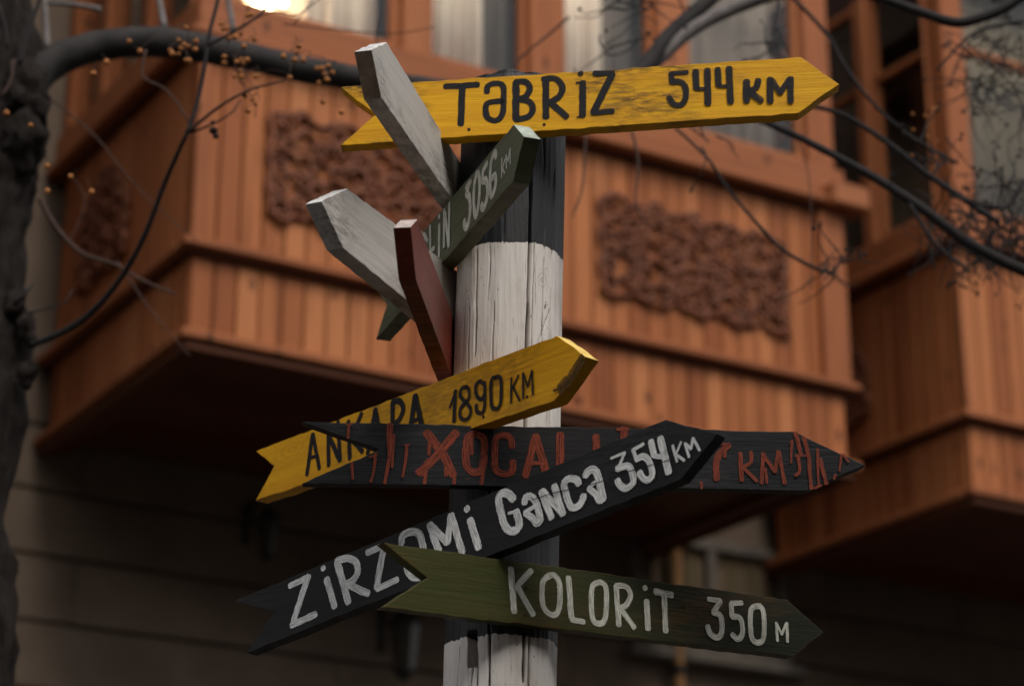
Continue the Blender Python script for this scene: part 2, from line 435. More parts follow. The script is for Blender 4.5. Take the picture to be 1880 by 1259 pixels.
bay(-4.35, 'timber bay window hidden beyond the tree trunk', (0, 1), False)  # added out of view to keep light off the near bay's left side

# curtains imitating pane reflections and shade, lamp inside the bay, downpipe, lanterns and window on the wall
def curtain(x0, x1, y, z0, z1, mat, label, seed, side=False):
    mb = MB(); n = 60; rr = random.Random(seed); ph = rr.uniform(0, 6)
    for i in range(n+1):
        x = x0+(x1-x0)*i/n; d = .022*math.sin(i*.55+ph)+.010*math.sin(i*1.31+ph*2)
        for z in (z0, (z0+z1)/2, z1):
            for th in (0, .003):
                p = (x, y+d*(1.2 if z == z0 else .7)+th, z); mb.v.append(p if not side else (p[1], p[0], p[2]))
    for i in range(n):
        b = i*6
        for k in (0, 2): 
            mb.f.append((b+k, b+6+k, b+8+k, b+2+k)); mb.f.append((b+k+1, b+k+3, b+9+k, b+7+k))
        mb.f.append((b, b+1, b+7, b+6)); mb.f.append((b+4, b+10, b+11, b+5))
    mb.f.append((0, 2, 3, 1)); mb.f.append((2, 4, 5, 3)); e = n*6
    mb.f.append((e, e+1, e+3, e+2)); mb.f.append((e+2, e+3, e+5, e+4))
    o = mb.build('curtain', mat, None, True, loc=BASE); o.rotation_euler = (0, 0, AZ)  # also the sheets imitating pane reflections and shade
    tag(o, label, 'curtain', 'curtains behind the bay window glass')
M['curtain'] = simple('cream pink curtain', (.93, .78, .67), .9, .14, (6, 6, 3))  # pale and grey sheets imitate reflections in the panes
M['curtain_dark'] = simple('grey brown curtain', (.24, .20, .17), .9, .3, (3, 3, 1))
M['curtain_brown'] = simple('dark brown curtain', (.035, .018, .012), .9, .2, (3, 3, 1))  # dark sheets put in for the shade in the right bay's side panes
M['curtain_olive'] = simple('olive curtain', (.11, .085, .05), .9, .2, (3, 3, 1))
zc0, zc1 = ZB+1.34, ZB+2.93
curtain(.17, .90, .20, zc0, zc1, M['curtain'], 'pinkish curtain behind the lamp in the leftmost front pane', 1)
curtain(1.06, 1.38, .085, zc0, zc1, M['curtain'], 'narrow pale curtain at left in the pane above the yellow board tail', 2)
curtain(1.36, 1.55, .16, zc0, zc1, M['curtain_dark'], 'grey curtain just left of the post top behind glass', 3)
curtain(1.75, 2.02, .085, zc0, zc1, M['curtain'], 'bright pale curtain just right of the post top', 4)
curtain(2.02, 2.26, .22, zc0, zc1, M['curtain_dark'], 'grey brown curtain left of the dark curved branch', 5)
curtain(2.47, 3.10, .20, zc0, zc1, M['curtain_dark'], 'wide dull grey curtain above the number on the top yellow board', 6)
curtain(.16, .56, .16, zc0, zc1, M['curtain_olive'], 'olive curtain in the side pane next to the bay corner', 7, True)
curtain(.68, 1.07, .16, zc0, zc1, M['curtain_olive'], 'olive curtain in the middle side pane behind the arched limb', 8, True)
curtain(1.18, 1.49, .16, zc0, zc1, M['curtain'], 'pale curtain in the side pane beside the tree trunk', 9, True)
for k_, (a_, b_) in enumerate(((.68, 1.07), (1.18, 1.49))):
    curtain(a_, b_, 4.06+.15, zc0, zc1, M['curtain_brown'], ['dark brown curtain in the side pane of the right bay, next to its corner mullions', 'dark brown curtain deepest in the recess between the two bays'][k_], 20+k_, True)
curtain(4.24, 4.96, .16, zc0, zc1, M['curtain_olive'], 'olive brown curtain in the pane at the right edge of the picture', 10)

em, nt = new_mat('warm lit bulb'); N = NT(nt); e_ = N.add('ShaderNodeEmission'); e_.inputs[0].default_value = (1, .78, .48, 1); e_.inputs[1].default_value = 20
N.l.new(e_.outputs[0], N.add('ShaderNodeOutputMaterial').inputs[0])
M['metal'] = simple('black iron', (.012, .012, .012), .5, .2)
lp = wl_hit(482, 6, .13); lp2 = wl_hit(501, 38, .13)
lamp = empty('pendant_lamp', BASE, AZ); tag(lamp, 'lit pendant lamp with warm glowing bulbs behind the leftmost front pane', 'lamp')
MB().tube([(lp.x, .13, lp.z), (lp.x, .13, ZB+2.95)], .006, 8).tube([(lp.x, .13, lp.z+.03), (lp2.x, .13, lp2.z+.03)], .005, 8).build('stem', M['metal'], lamp)
MB().sphere(lp, .044, 14, 9).build('bulb', em, lamp, True); MB().sphere(lp2, .023, 12, 8).build('bulb', em, lamp, True)
MB().sphere(wl_hit(520, 6, .13), .014, 12, 8).build('bulb', em, lamp, True)

pp = wl_hit(1246, 1200, BD-.14); M['pipe'] = simple('yellow brown pipe', (.24, .12, .045), .5, .2)
pipe = empty('drainpipe', BASE, AZ); tag(pipe, 'ochre drainpipe running down the stone wall below the bay gap', 'pipe')
MB().tube([(pp.x, pp.y, z*.5) for z in range(0, 13)]+[(pp.x, pp.y, ZB+1.6)], .028, 14).build('pipe', M['pipe'], pipe, True)
for z in (2.3, 3.3, 4.1): MB().tube([(pp.x, pp.y, z), (pp.x, pp.y, z+.04)], .038, 14).box(pp.x-.01, pp.x+.01, pp.y, BD-.05, z+.01, z+.03).build('clamp', M['metal'], pipe)

def lantern(u, v, label, s=1):
    p = wl_hit(u, v, BD-.28); L = empty('wall_lantern', BASE+d1*p.x+d2*p.y+Vector((0, 0, p.z)), AZ)
    tag(L, label, 'lantern', 'unlit wall lanterns')
    MB().tube([(0, .23, .10*s), (0, .2, .2*s), (0, .12, .26*s), (0, .03, .24*s), (0, 0, .17*s)], .011, 8).tube([(0, .23, .02), (0, .23, .26*s)], .02, 8).build('bracket', M['metal'], L, True)
    MB().tube([(0, 0, .10*s), (0, 0, .13*s), (0, 0, .17*s)], [.085*s, .055*s, .012], 8).build('cap', M['metal'], L)
    MB().tube([(0, 0, -.10*s), (0, 0, .10*s)], [.045*s, .068*s], 8).build('glass_body', simple('smoked lantern glass', (.03, .025, .02), .2), L)
    MB().tube([(0, 0, -.14*s), (0, 0, -.10*s)], [.015, .052*s], 8).build('base', M['metal'], L)
lantern(490, 985, 'small unlit iron lantern on the wall left of the black arrow boards', .8)
lantern(742, 1188, 'larger unlit iron lantern on the wall below the olive board', 1.1)

q0 = wl_hit(1150, 1130, BD-.05)
wd = empty('ground_floor_window', BASE, AZ); tag(wd, 'shaded window with pale frame and curtain in the wall beneath the gap between bays', 'window')
x0 = q0.x+.02; x1 = x0+1.0; z1 = wl_hit(1250, 985, BD-.05).z; z0 = z1-.62
M['frame_pale'] = simple('pale grey frame paint', (.11, .092, .075), .6, .3)
MB().box(x0, x0+.06, BD-.10, BD-.045, z0, z1, .006).box(x1-.06, x1, BD-.10, BD-.045, z0, z1, .006).box(x0+.06, x1-.06, BD-.10, BD-.045, z1-.06, z1, .006).box(x0+.06, x1-.06, BD-.10, BD-.045, z0, z0+.06, .006).box((x0+x1)/2-.03, (x0+x1)/2+.03, BD-.095, BD-.045, z0+.06, z1-.06, .006).build('frame', M['frame_pale'], wd)
MB().box(x0-.05, x1+.05, BD-.16, BD-.045, z0-.06, z0-.001, .01).build('sill', M['frame_pale'], wd)
for a in (0, 1): MB().box(x0+.06+a*.47, x0+.47+a*.47, BD-.070, BD-.066, z0+.06, z1-.06).build('pane', M['glass'], wd)
for a in range(7): MB().box(x0+.08+a*.135, x0+.15+a*.135, BD-.060, BD-.055, z0+.06, z1-.06).build('blind_slat', M['curtain_olive'], wd)

# ------------------------------------------------------------------ unseen house added behind the photographer to block low sky light
M['plaster'] = simple('dark weathered plaster', (.16, .12, .09), .9, .3, (.8, .8, .8))
opp = empty('facing_house', BASE+d2*(-9.8), AZ); tag(opp, 'dark plastered two storey house across the lane, opposite the timber bays', 'building')
HH = 7.2
MB().box(-14, 18, -6, 0, 0, HH).build('wall', M['plaster'], opp)
MB().box(-14.2, 18.2, -6.2, .25, HH+.001, HH+.25, .03).build('cornice', M['stone'], opp)
for i in range(9):
    for zf in (1.0, 4.2):
        xx = -12.5+i*3.3
        f_ = MB().box(xx, xx+.1, .002, .08, zf, zf+1.8).box(xx+1.0, xx+1.1, .002, .08, zf, zf+1.8).box(xx+.1, xx+1.0, .002, .08, zf+1.7, zf+1.8).box(xx+.1, xx+1.0, .002, .08, zf, zf+.1).box(xx+.5, xx+.6, .002, .08, zf+.1, zf+1.7).build('window_frame', M['frame_pale'], opp)
        MB().box(xx+.1, xx+1.0, .010, .016, zf+.1, zf+1.7).build('pane', M['backing'], f_)

# ------------------------------------------------------------------ the signpost
RP = .100
_a, _b = at(941, 260, 4.0), at(919, 1180, 4.0)
def axis(z): return _a+(_b-_a)*((z-_a.z)/(_b.z-_a.z))
def vz(v): return at(935, v, 3.9).z
Z1, Z2, Z3, ZT = vz(443), vz(789), vz(1165), vz(125)
sign = empty('signpost', (axis(0).x, 4.0, 0)); tag(sign, 'black and white banded wooden signpost carrying nine arrow boards', 'signpost')
cracks = [  # pixel x at top and bottom, v top, v bottom, half width m, depth m
    (976, 970, 300, 560, .0021, .028), (970, 966, 560, 700, .0026, .035), (968, 964, 700, 800, .0023, .03),
    (982, 975, 440, 690, .0010, .006), (876, 872, 455, 640, .0010, .006), (900, 897, 450, 540, .0008, .004),
    (1000, 996, 470, 640, .0009, .005), (1008, 985, 560, 640, .0008, .004), (1012, 1010, 520, 790, .0008, .005),
    (862, 858, 560, 700, .0009, .006), (907, 903, 560, 680, .0008, .005), (900, 898, 860, 1259, .0012, .008),
    (875, 862, 1180, 1259, .0010, .006), (901, 898, 1158, 1259, .0014, .010), (963, 961, 1158, 1240, .0024, .018), (973, 971, 1170, 1259, .0018, .014),
    (876, 876, 1200, 1259, .0012, .008), (843, 838, 1190, 1250, .0008, .004), (930, 925, 150, 440, .0009, .006), (1000, 1000, 240, 440, .0010, .006), (1018, 1014, 300, 445, .0009, .005)]
nseg = 420; zs = [0, .6, 1.2, 1.8, 2.2, 2.38]; z = 2.385
while z < ZT: zs.append(z); z += .005
zs.append(ZT)
crk = []
for (ua, ub, va, vb, hw, dp) in cracks: crk.append((ua, ub, vz(va), vz(vb), hw, dp))
verts = []; faces = []; dirt = []
for z in zs:
    ax = axis(z); ppm = F/((4.0-RP)*math.cos(PITCH)+(z-1.6)*math.sin(PITCH))
    act = []
    for (ua, ub, za, zb, hw, dp) in crk:
        if zb-.01 <= z <= za+.01:
            t = (za-z)/(za-zb); u = ua+(ub-ua)*t; X = (u-940)/ppm-ax.x
            X = max(-.097, min(.097, X+.0012*noise.noise(Vector((ua, z*22, 0))))); an = math.asin(X/RP)
            falloff = min(1, max(0, (za+.01-z)/.03))*min(1, max(0, (z-zb+.01)/.03))
            act.append((an, hw*(.6+.6*abs(noise.noise(Vector((ua*.1, z*14, 3))))+.2), dp*falloff))
    for j in range(nseg):
        an = 2*math.pi*j/nseg     # 0 faces the viewer
        n_f = 11; sec = 2*math.pi/n_f; da = ((an+.17) % sec)-sec/2
        r = RP*(.45+.55*math.cos(sec/2)/math.cos(da)*1.02)
        r += .0016*noise.noise(Vector((math.sin(an)*1.6, math.cos(an)*1.6, z*2.5)))+.0007*noise.noise(Vector((an*14, z*9, 5)))
        dk = 0
        for (ca, hw, dp) in act:
            d = abs((an-ca+math.pi) % (2*math.pi)-math.pi)*RP
            if d < hw*3: r -= dp*math.exp(-(d/hw)**2*1.0); dk = max(dk, math.exp(-(d/hw)**2*.8))
        # chiselled notch under the olive board
        X = r*math.sin(an)+ax.x
        if math.cos(an) > 0 and vz(1222) < z < vz(1156) and (859-940)/ppm < X < (876.5-940)/ppm: r -= .030
        if z > ZT-.012: r -= .004+.006*abs(noise.noise(Vector((an*3, z*60, 0))))
        zz = z
        if z == ZT: zz += .012*noise.noise(Vector((math.sin(an)*2, math.cos(an)*2, 4)))
        dirt.append(dk)
        verts.append((ax.x+r*math.sin(an), ax.y-r*math.cos(an), zz))
nz = len(zs)
for i in range(nz-1):
    for j in range(nseg): faces.append((i*nseg+j, i*nseg+(j+1) % nseg, (i+1)*nseg+(j+1) % nseg, (i+1)*nseg+j))
c = len(verts); verts.append((axis(ZT).x, 4.0, ZT-.006)); dirt.append(0)
for j in range(nseg): faces.append(((nz-1)*nseg+j, (nz-1)*nseg+(j+1) % nseg, c))
pm_, nt = new_mat('banded painted post'); N = NT(nt)
tc = N.add('ShaderNodeTexCoord'); sp = N.add('ShaderNodeSeparateXYZ'); N.l.new(tc.outputs['Object'], sp.inputs[0])
wob = N.noise(N.coords((14, 14, 14)), 1, 4, .6); wob2 = N.noise(N.coords((160, 160, 12)), 1, 2, .6)
zn = N.math('ADD', sp.outputs[2], N.math('ADD', N.math('MULTIPLY', N.math('SUBTRACT', wob, .5), .016), N.math('MULTIPLY', N.math('SUBTRACT', wob2, .5), .012)))
w1 = N.math('MULTIPLY', N.math('LESS_THAN', zn, Z1), N.math('GREATER_THAN', zn, Z2)); wht = N.math('ADD', w1, N.math('LESS_THAN', zn, Z3), clamp=True)
gr = N.noise(N.coords((70, 70, 4)), 1, 7, .65, .3); st = N.noise(N.coords((18, 18, 5)), 1, 5, .6)
fine = N.noise(N.coords((260, 260, 9)), 1, 4, .6, .2)
wc = N.mix(N.ramp(gr, .3, .72), (.75, .71, .67), (.60, .56, .52))
wc = N.mix(N.math('MULTIPLY', N.ramp(st, .52, .72), .55), wc, (.27, .19, .14))
wc = N.mix(N.math('MULTIPLY', N.ramp(fine, .62, .69), .7), wc, (.08, .05, .035))
sp3 = N.noise(N.coords((60, 60, 45)), 1, 5, .7); wc = N.mix(N.ramp(sp3, .655, .69), wc, (.05, .035, .025))
kv = N.add('ShaderNodeTexVoronoi'); kv.inputs['Scale'].default_value = 1; N.l.new(N.coords((11, 11, 9)), kv.inputs['Vector'])
kr = N.math('SINE', N.math('MULTIPLY', N.math('ADD', kv.outputs['Distance'], N.math('MULTIPLY', wob, .25)), 85))
wc = N.mix(N.math('MULTIPLY', N.math('MULTIPLY', N.ramp(kv.outputs['Distance'], .22, .08), N.ramp(kr, .4, 1)), .45), wc, (.16, .11, .08))
bc = N.mix(N.ramp(gr, .35, .75), (.006, .006, .008), (.017, .0175, .021))
bc = N.mix(N.ramp(N.noise(N.coords((50, 50, 14)), 1, 6, .75), .70, .78), bc, (.17, .16, .15))
bc = N.mix(N.math('MULTIPLY', N.ramp(fine, .62, .7), .7), bc, (.003, .003, .003))
dn = N.add('ShaderNodeAttribute'); dn.attribute_name = 'split_dirt'
col = N.mix(wht, bc, wc)
col = N.mix(N.ramp(dn.outputs['Fac'], .25, .75), col, (.018, .011, .008))
N.out(col, .55, N.math('ADD', N.math('MULTIPLY', fine, -.9), N.math('ADD', gr, N.math('MULTIPLY', sp3, -.5))), .6, .0025, .4)
pm = bpy.data.meshes.new('post'); pm.from_pydata(verts, [], faces); pm.materials.append(pm_); pm.polygons.foreach_set('use_smooth', [True]*len(pm.polygons))
at_ = pm.attributes.new('split_dirt', 'FLOAT', 'POINT'); at_.data.foreach_set('value', dirt)
post = obj('post', pm); post.parent = sign; post.location = -sign.location
post['label'] = 'split round post painted in black and white bands'

RAW_END = None
def Z(s, ox, oy): return lambda x, y: (x/s+ox, y/s+oy)
class Board:
    def __init__(s, az, outline, thick, mat, label, side=1, zc=3.2, seed=1, off=0.0, cap=None):
        ar = rad(az); s.d = Vector((math.sin(ar), math.cos(ar), 0)); n = Vector((math.cos(ar), -math.sin(ar), 0))
        if n.dot(EYE-Vector((0, 4, 1.6))) < 0: n = -n
        A = axis(zc)
        s.n = n; s.P = A+n*(RP*1.0+thick+off) if side == 1 else A-n*(RP-off)
        # local frame: x to the viewer's right along the board, y away from viewer (-n), z up
        s.x = s.d if s.d.cross(-n).z > 0 else -s.d
        s.O = s.P
        s.mat = Matrix((( s.x.x, -n.x, 0, s.O.x), (s.x.y, -n.y, 0, s.O.y), (0, 0, 1, s.O.z), (0, 0, 0, 1)))
        pts = [s.loc(*p) if len(p) == 2 else Vector(p[:2]) for p in outline]
        # small irregularities along each edge
        out = []
        for i, p in enumerate(pts):
            q = pts[(i+1) % len(pts)]; L = (q-p).length; k = max(1, int(L/.012)); t_ = (q-p).normalized(); nn = Vector((-t_.y, t_.x))
            for j in range(k):
                w = p.lerp(q, j/k); 
                if j: w = w+nn*(  .0019*noise.noise(Vector((w.x*40, w.y*40, seed)))+.0012*noise.noise(Vector((w.x*9, w.y*9, seed*3))))
                out.append(w)
        bm = bmesh.new()
        fv = [bm.verts.new((p.x, 0, p.y)) for p in out]; bv = [bm.verts.new((p.x, thick, p.y)) for p in out]
        m = len(out); bm.faces.new(fv); bm.faces.new(bv[::-1])
        for i in range(m): bm.faces.new((fv[i], bv[i], bv[(i+1) % m], fv[(i+1) % m]))
        bmesh.ops.recalc_face_normals(bm, faces=bm.faces[:])
        rim = [e for e in bm.edges if (e.verts[0].co.y == e.verts[1].co.y)]
        bmesh.ops.bevel(bm, geom=rim, offset=.0011, segments=2, affect='EDGES', profile=.6)
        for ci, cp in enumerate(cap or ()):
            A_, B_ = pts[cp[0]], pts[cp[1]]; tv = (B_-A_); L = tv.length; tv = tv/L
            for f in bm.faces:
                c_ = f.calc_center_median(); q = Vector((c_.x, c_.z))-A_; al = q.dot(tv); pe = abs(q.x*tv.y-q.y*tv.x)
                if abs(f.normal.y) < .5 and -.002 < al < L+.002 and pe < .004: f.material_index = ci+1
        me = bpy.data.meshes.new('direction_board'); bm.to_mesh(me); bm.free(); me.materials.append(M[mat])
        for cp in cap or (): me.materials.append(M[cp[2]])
        s.o = bpy.data.objects.new('direction_board', me); COL.objects.link(s.o); s.o.parent = sign
        s.o.matrix_basis = Matrix.Translation(-sign.location) @ s.mat
        s.o['label'] = label; s.k = 0; s.seed = seed
    def loc(s, u, v):
        p = hit(u, v, s.P, s.n)-s.O; return Vector((p.dot(s.x), p.z))
    def strokes(s, name, mat, tr, lst, wk=1.27, taper=0):
        """each stroke: (points, width, closed) in the frame of a close-up; becomes a thin ribbon of paint"""
        mb = MB(); rr = random.Random(s.seed*77+s.k)
        for st in lst:
            pts, w = st[0], st[1]; closed = len(st) > 2 and st[2]
            L3 = [s.loc(*tr(*p)) for p in pts]
            # metres per close-up pixel, measured at the stroke along and across
            a = s.loc(*tr(pts[0][0], pts[0][1])); sc = (s.loc(*tr(pts[0][0]+10, pts[0][1]))-a).length/10; sz = (s.loc(*tr(pts[0][0], pts[0][1]+10))-a).length/10
            half = w*.5*wk*(sc*.6+sz*.4) if sc < 2*sz else w*.5*wk*sc*.75
            half = min(half, w*.5*wk*sz*1.9)
            line = catmull(L3, .003, closed)
            if not closed:   # extend and round the ends
                t0 = (line[0]-line[1]).normalized(); t1 = (line[-1]-line[-2]).normalized()
                line = [line[0]+t0*half*.55]+line+[line[-1]+t1*half*.55]
            off = -.00045-.00007*s.k; s.k += 1; b = len(mb.v); n = len(line); ru = rr.uniform(0, 50); acc = 0
            for i, p in enumerate(line):
                if closed: t = (line[(i+1) % (n-1)]-line[(i-1) % (n-1)])
                else: t = line[min(i+1, n-1)]-line[max(i-1, 0)]
                t = t.normalized() if t.length > 1e-9 else Vector((1, 0)); nn = Vector((-t.y, t.x))
                if i: acc += (p-line[i-1]).length
                h = half*(1+.10*noise.noise(Vector((acc*70, s.k, s.seed))))
                if taper:
                    tt = i/(n-1); h *= (1-taper*tt)+.30*math.exp(-((tt-.95)/.06)**2)
                if not closed and i in (0, n-1): h *= .62
                wbl = nn*half*.10*noise.noise(Vector((acc*45, s.k*3, 9)))
                for q in range(5):
                    f = q/2-1; w_ = p+wbl+nn*h*f
                    mb.v.append((w_.x, off, w_.y)); mb.uv.append((ru+acc*60, f))
                if i:
                    for q in range(4): mb.f.append((b+(i-1)*5+q, b+i*5+q, b+i*5+q+1, b+(i-1)*5+q+1))
        m = bpy.data.meshes.new(name); m.from_pydata(mb.v, [], mb.f); L = m.uv_layers.new(name='UVMap')
        for lp in m.loops: L.data[lp.index].uv = mb.uv[lp.vertex_index]
        m.materials.append(M[mat]); o = obj(name, m, s.o); return o
    def each(s, name, mat, tr, lst):
        for st in lst: s.strokes(name, mat, tr, [st], 1.27, .35)
    def nails(s, *pix):
        for (u, v) in pix:
            p = s.loc(u, v); MB().tube([(p.x, .003, p.y), (p.x, -.0008, p.y)], .0030, 12).build('nail', M['rusty'], s.o)
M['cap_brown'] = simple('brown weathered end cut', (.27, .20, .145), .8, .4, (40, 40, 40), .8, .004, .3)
M['cap_green'] = simple('faded green end grain', (.38, .43, .36), .7, .3, (60, 60, 60), .6, .003, .3)  # these pale cuts mix worn paint with sky light painted into the colour
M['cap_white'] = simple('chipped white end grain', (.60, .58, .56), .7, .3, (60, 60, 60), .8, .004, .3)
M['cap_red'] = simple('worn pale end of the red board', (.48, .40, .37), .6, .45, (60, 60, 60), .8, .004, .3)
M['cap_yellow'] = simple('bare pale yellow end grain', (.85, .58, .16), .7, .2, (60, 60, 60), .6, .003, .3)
M['rusty'] = simple('rusted nail', (.035, .018, .012), .8, .3)

# TƏBRİZ -----------------------------------------------------------------------------------------
b = Board(-85, [(625, 160), (690, 210), (625, 267), (1466, 208), (1541, 155), (1470, 105)], .030, 'yellow', 'long yellow arrow board at the top reading TƏBRİZ 544 KM', 1, 3.5, 1)
z1_ = Z(3.498, 540, 40); z2_ = Z(3.357, 1040, 80)
b.strokes('lettering', 'ink', z1_, [
    ([(970, 418), (1080, 412), (1180, 405)], 36), ([(1080, 420), (1075, 540), (1071, 660)], 38),
    ([(1238, 455), (1245, 415), (1290, 397), (1338, 410), (1346, 480), (1338, 590), (1300, 635), (1245, 620), (1230, 565), (1248, 522), (1335, 510)], 34),
    ([(1425, 390), (1424, 625)], 40), ([(1425, 388), (1485, 388), (1513, 430), (1490, 480), (1445, 500)], 36), ([(1445, 500), (1505, 512), (1534, 560), (1500, 612), (1425, 630)], 36),
    ([(1617, 385), (1617, 615)], 38), ([(1600, 370), (1680, 368), (1722, 420), (1700, 485), (1635, 520)], 36), ([(1645, 520), (1750, 612)], 38)])
b.strokes('lettering', 'ink', z2_, [
    ([(86, 184), (89, 190)], 32), ([(101, 240), (99, 448)], 37), ([(62, 243), (100, 241)], 12), ([(66, 456), (98, 450)], 10),
    ([(172, 186), (288, 182)], 30), ([(282, 192), (168, 422)], 38), ([(162, 428), (285, 418)], 32)])
b.strokes('lettering', 'ink', z2_, [
    ([(745, 178), (645, 186)], 24), ([(646, 186), (650, 240)], 30), ([(652, 238), (705, 240), (735, 275), (732, 345), (705, 378), (660, 374), (632, 335)], 32),
    ([(796, 172), (800, 278)], 36), ([(800, 282), (850, 282)], 22), ([(868, 165), (872, 375)], 37),
    ([(932, 160), (938, 260)], 35), ([(938, 266), (985, 266)], 20), ([(1002, 155), (1012, 365)], 36),
    ([(1109, 235), (1110, 358)], 38), ([(1181, 228), (1172, 270), (1122, 302)], 34), ([(1130, 300), (1200, 356)], 36),
    ([(1254, 222), (1256, 362)], 36), ([(1264, 228), (1318, 308)], 30), ([(1318, 308), (1372, 222)], 30), ([(1382, 218), (1382, 362)], 34)])
b.nails((999, 229), (861, 238))
# pale board aimed at the viewer, upper ------------------------------------------------------------
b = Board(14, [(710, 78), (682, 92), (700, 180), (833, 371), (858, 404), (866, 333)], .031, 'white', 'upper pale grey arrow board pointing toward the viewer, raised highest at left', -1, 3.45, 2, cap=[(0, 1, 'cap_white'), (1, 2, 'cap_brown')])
# green board -----------------------------------------------------------------------------------------
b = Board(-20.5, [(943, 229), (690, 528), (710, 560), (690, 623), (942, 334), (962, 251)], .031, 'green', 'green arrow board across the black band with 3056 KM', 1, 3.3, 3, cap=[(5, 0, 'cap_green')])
zb = Z(4.496, 760, 220)
b.strokes('lettering', 'chalk3', zb, [
    ([(430, 562), (470, 512), (433, 610)], 15), ([(433, 608), (462, 650), (464, 760), (452, 850), (435, 882), (420, 868), (416, 838)], 22),
    ([(520, 440), (500, 540), (496, 680), (510, 795), (530, 735), (543, 600), (542, 480), (530, 440)], 20),
    ([(606, 360), (572, 425)], 20), ([(572, 425), (568, 500)], 20), ([(568, 502), (600, 505), (612, 580), (598, 680), (576, 728), (560, 705)], 22),
    ([(682, 305), (672, 272), (645, 330), (632, 440), (632, 560), (642, 628), (665, 590), (680, 520), (672, 460), (645, 485)], 20),
    ([(729, 320), (727, 472)], 8), ([(754, 330), (734, 405)], 8), ([(734, 402), (752, 440)], 8),
    ([(764, 292), (768, 398)], 8), ([(768, 300), (783, 342)], 7), ([(783, 342), (798, 242)], 8), ([(799, 240), (801, 362)], 8)], 1.75)
b.strokes('lettering', 'chalk3', zb, [
    ([(255, 748), (252, 1045)], 16), ([(262, 775), (292, 1035)], 18), ([(298, 695), (293, 1040)], 16),
    ([(215, 872), (213, 1120)], 18), ([(215, 795), (215, 805)], 16), ([(140, 882), (142, 1080)], 16), ([(142, 1080), (175, 1060)], 14),
    ([(94, 945), (120, 1000)], 14), ([(60, 940), (62, 1150)], 14), ([(60, 940), (92, 960), (94, 1010), (62, 1060)], 14), ([(64, 1060), (104, 1130)], 14),
    ([(0, 1010), (2, 1220)], 14), ([(0, 1010), (36, 985)], 12), ([(2, 1110), (32, 1085)], 12), ([(2, 1220), (38, 1190)], 12),
    ([(-60, 1080), (-58, 1290)], 14), ([(-60, 1080), (-24, 1080), (-26, 1150), (-58, 1180)], 13), ([(-58, 1180), (-20, 1180), (-22, 1240), (-58, 1290)], 13)], 1.6)
b.nails((816, 397), (817, 456))
# lower pale board -----------------------------------------------------------------------------------
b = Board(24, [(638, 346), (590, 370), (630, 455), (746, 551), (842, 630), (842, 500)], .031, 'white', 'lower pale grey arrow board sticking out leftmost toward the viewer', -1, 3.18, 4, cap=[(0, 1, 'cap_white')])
# red board ---------------------------------------------------------------------------------------------
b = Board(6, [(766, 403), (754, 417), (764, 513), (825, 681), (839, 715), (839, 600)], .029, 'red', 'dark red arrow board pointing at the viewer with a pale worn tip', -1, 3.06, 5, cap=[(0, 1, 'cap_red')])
# ANKARA -----------------------------------------------------------------------------------------------
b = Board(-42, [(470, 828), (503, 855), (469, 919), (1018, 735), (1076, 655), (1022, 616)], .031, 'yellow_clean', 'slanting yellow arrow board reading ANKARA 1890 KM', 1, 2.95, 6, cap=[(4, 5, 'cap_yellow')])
za = Z(2.765, 440, 600); zk = Z(6.267, 820, 600)
b.strokes('lettering', 'ink', za, [
    ([(343, 748), (370, 545)], 17), ([(372, 545), (406, 718)], 15), ([(354, 665), (395, 655)], 11),
    ([(453, 702), (451, 545)], 17), ([(453, 548), (508, 676)], 16), ([(511, 678), (500, 480)], 16),
    ([(560, 668), (553, 480)], 17), ([(620, 440), (565, 570)], 16), ([(568, 565), (625, 632)], 16),
    ([(652, 640), (690, 420)], 18), ([(690, 420), (722, 590)], 18), ([(665, 560), (712, 545)], 12),
    ([(778, 600), (778, 385)], 18), ([(778, 380), (815, 378), (832, 420), (812, 470), (785, 495)], 18), ([(790, 495), (845, 585)], 17),
    ([(862, 570), (892, 350)], 20), ([(893, 350), (940, 560)], 20), ([(880, 478), (925, 462)], 12)], 1.5)
b.strokes('lettering', 'ink', zk, [
    ([(42, 930), (108, 740)], 22), ([(106, 740), (92, 1085)], 42),
    ([(240, 692), (180, 710), (160, 770), (190, 830), (230, 862), (268, 800), (262, 720), (235, 692)], 34), ([(225, 870), (165, 945), (165, 1035), (212, 1070), (268, 1035), (285, 950), (235, 870)], 34),
    ([(436, 660), (390, 628), (345, 680), (350, 780), (400, 835), (440, 790)], 36), ([(446, 640), (447, 890), (430, 970), (400, 995), (355, 970), (348, 900)], 36),
    ([(570, 585), (522, 620), (525, 890), (562, 945), (610, 925), (635, 840), (636, 630), (605, 578), (570, 585)], 38),
    ([(754, 592), (751, 875)], 24), ([(836, 560), (772, 690)], 22), ([(772, 690), (850, 848)], 24),
    ([(889, 532), (892, 822)], 24), ([(895, 545), (942, 688)], 22), ([(942, 688), (990, 515)], 22), ([(992, 505), (1005, 780)], 24)])
b.strokes('paint_smear', 'smear', zk, [([(1560, 360), (1440, 560), (1330, 740)], 95), ([(1590, 390), (1400, 680)], 70), ([(1300, 680), (1380, 590)], 50), ([(1250, 735), (1330, 700)], 40)])
b.nails((888, 765), (968, 728))
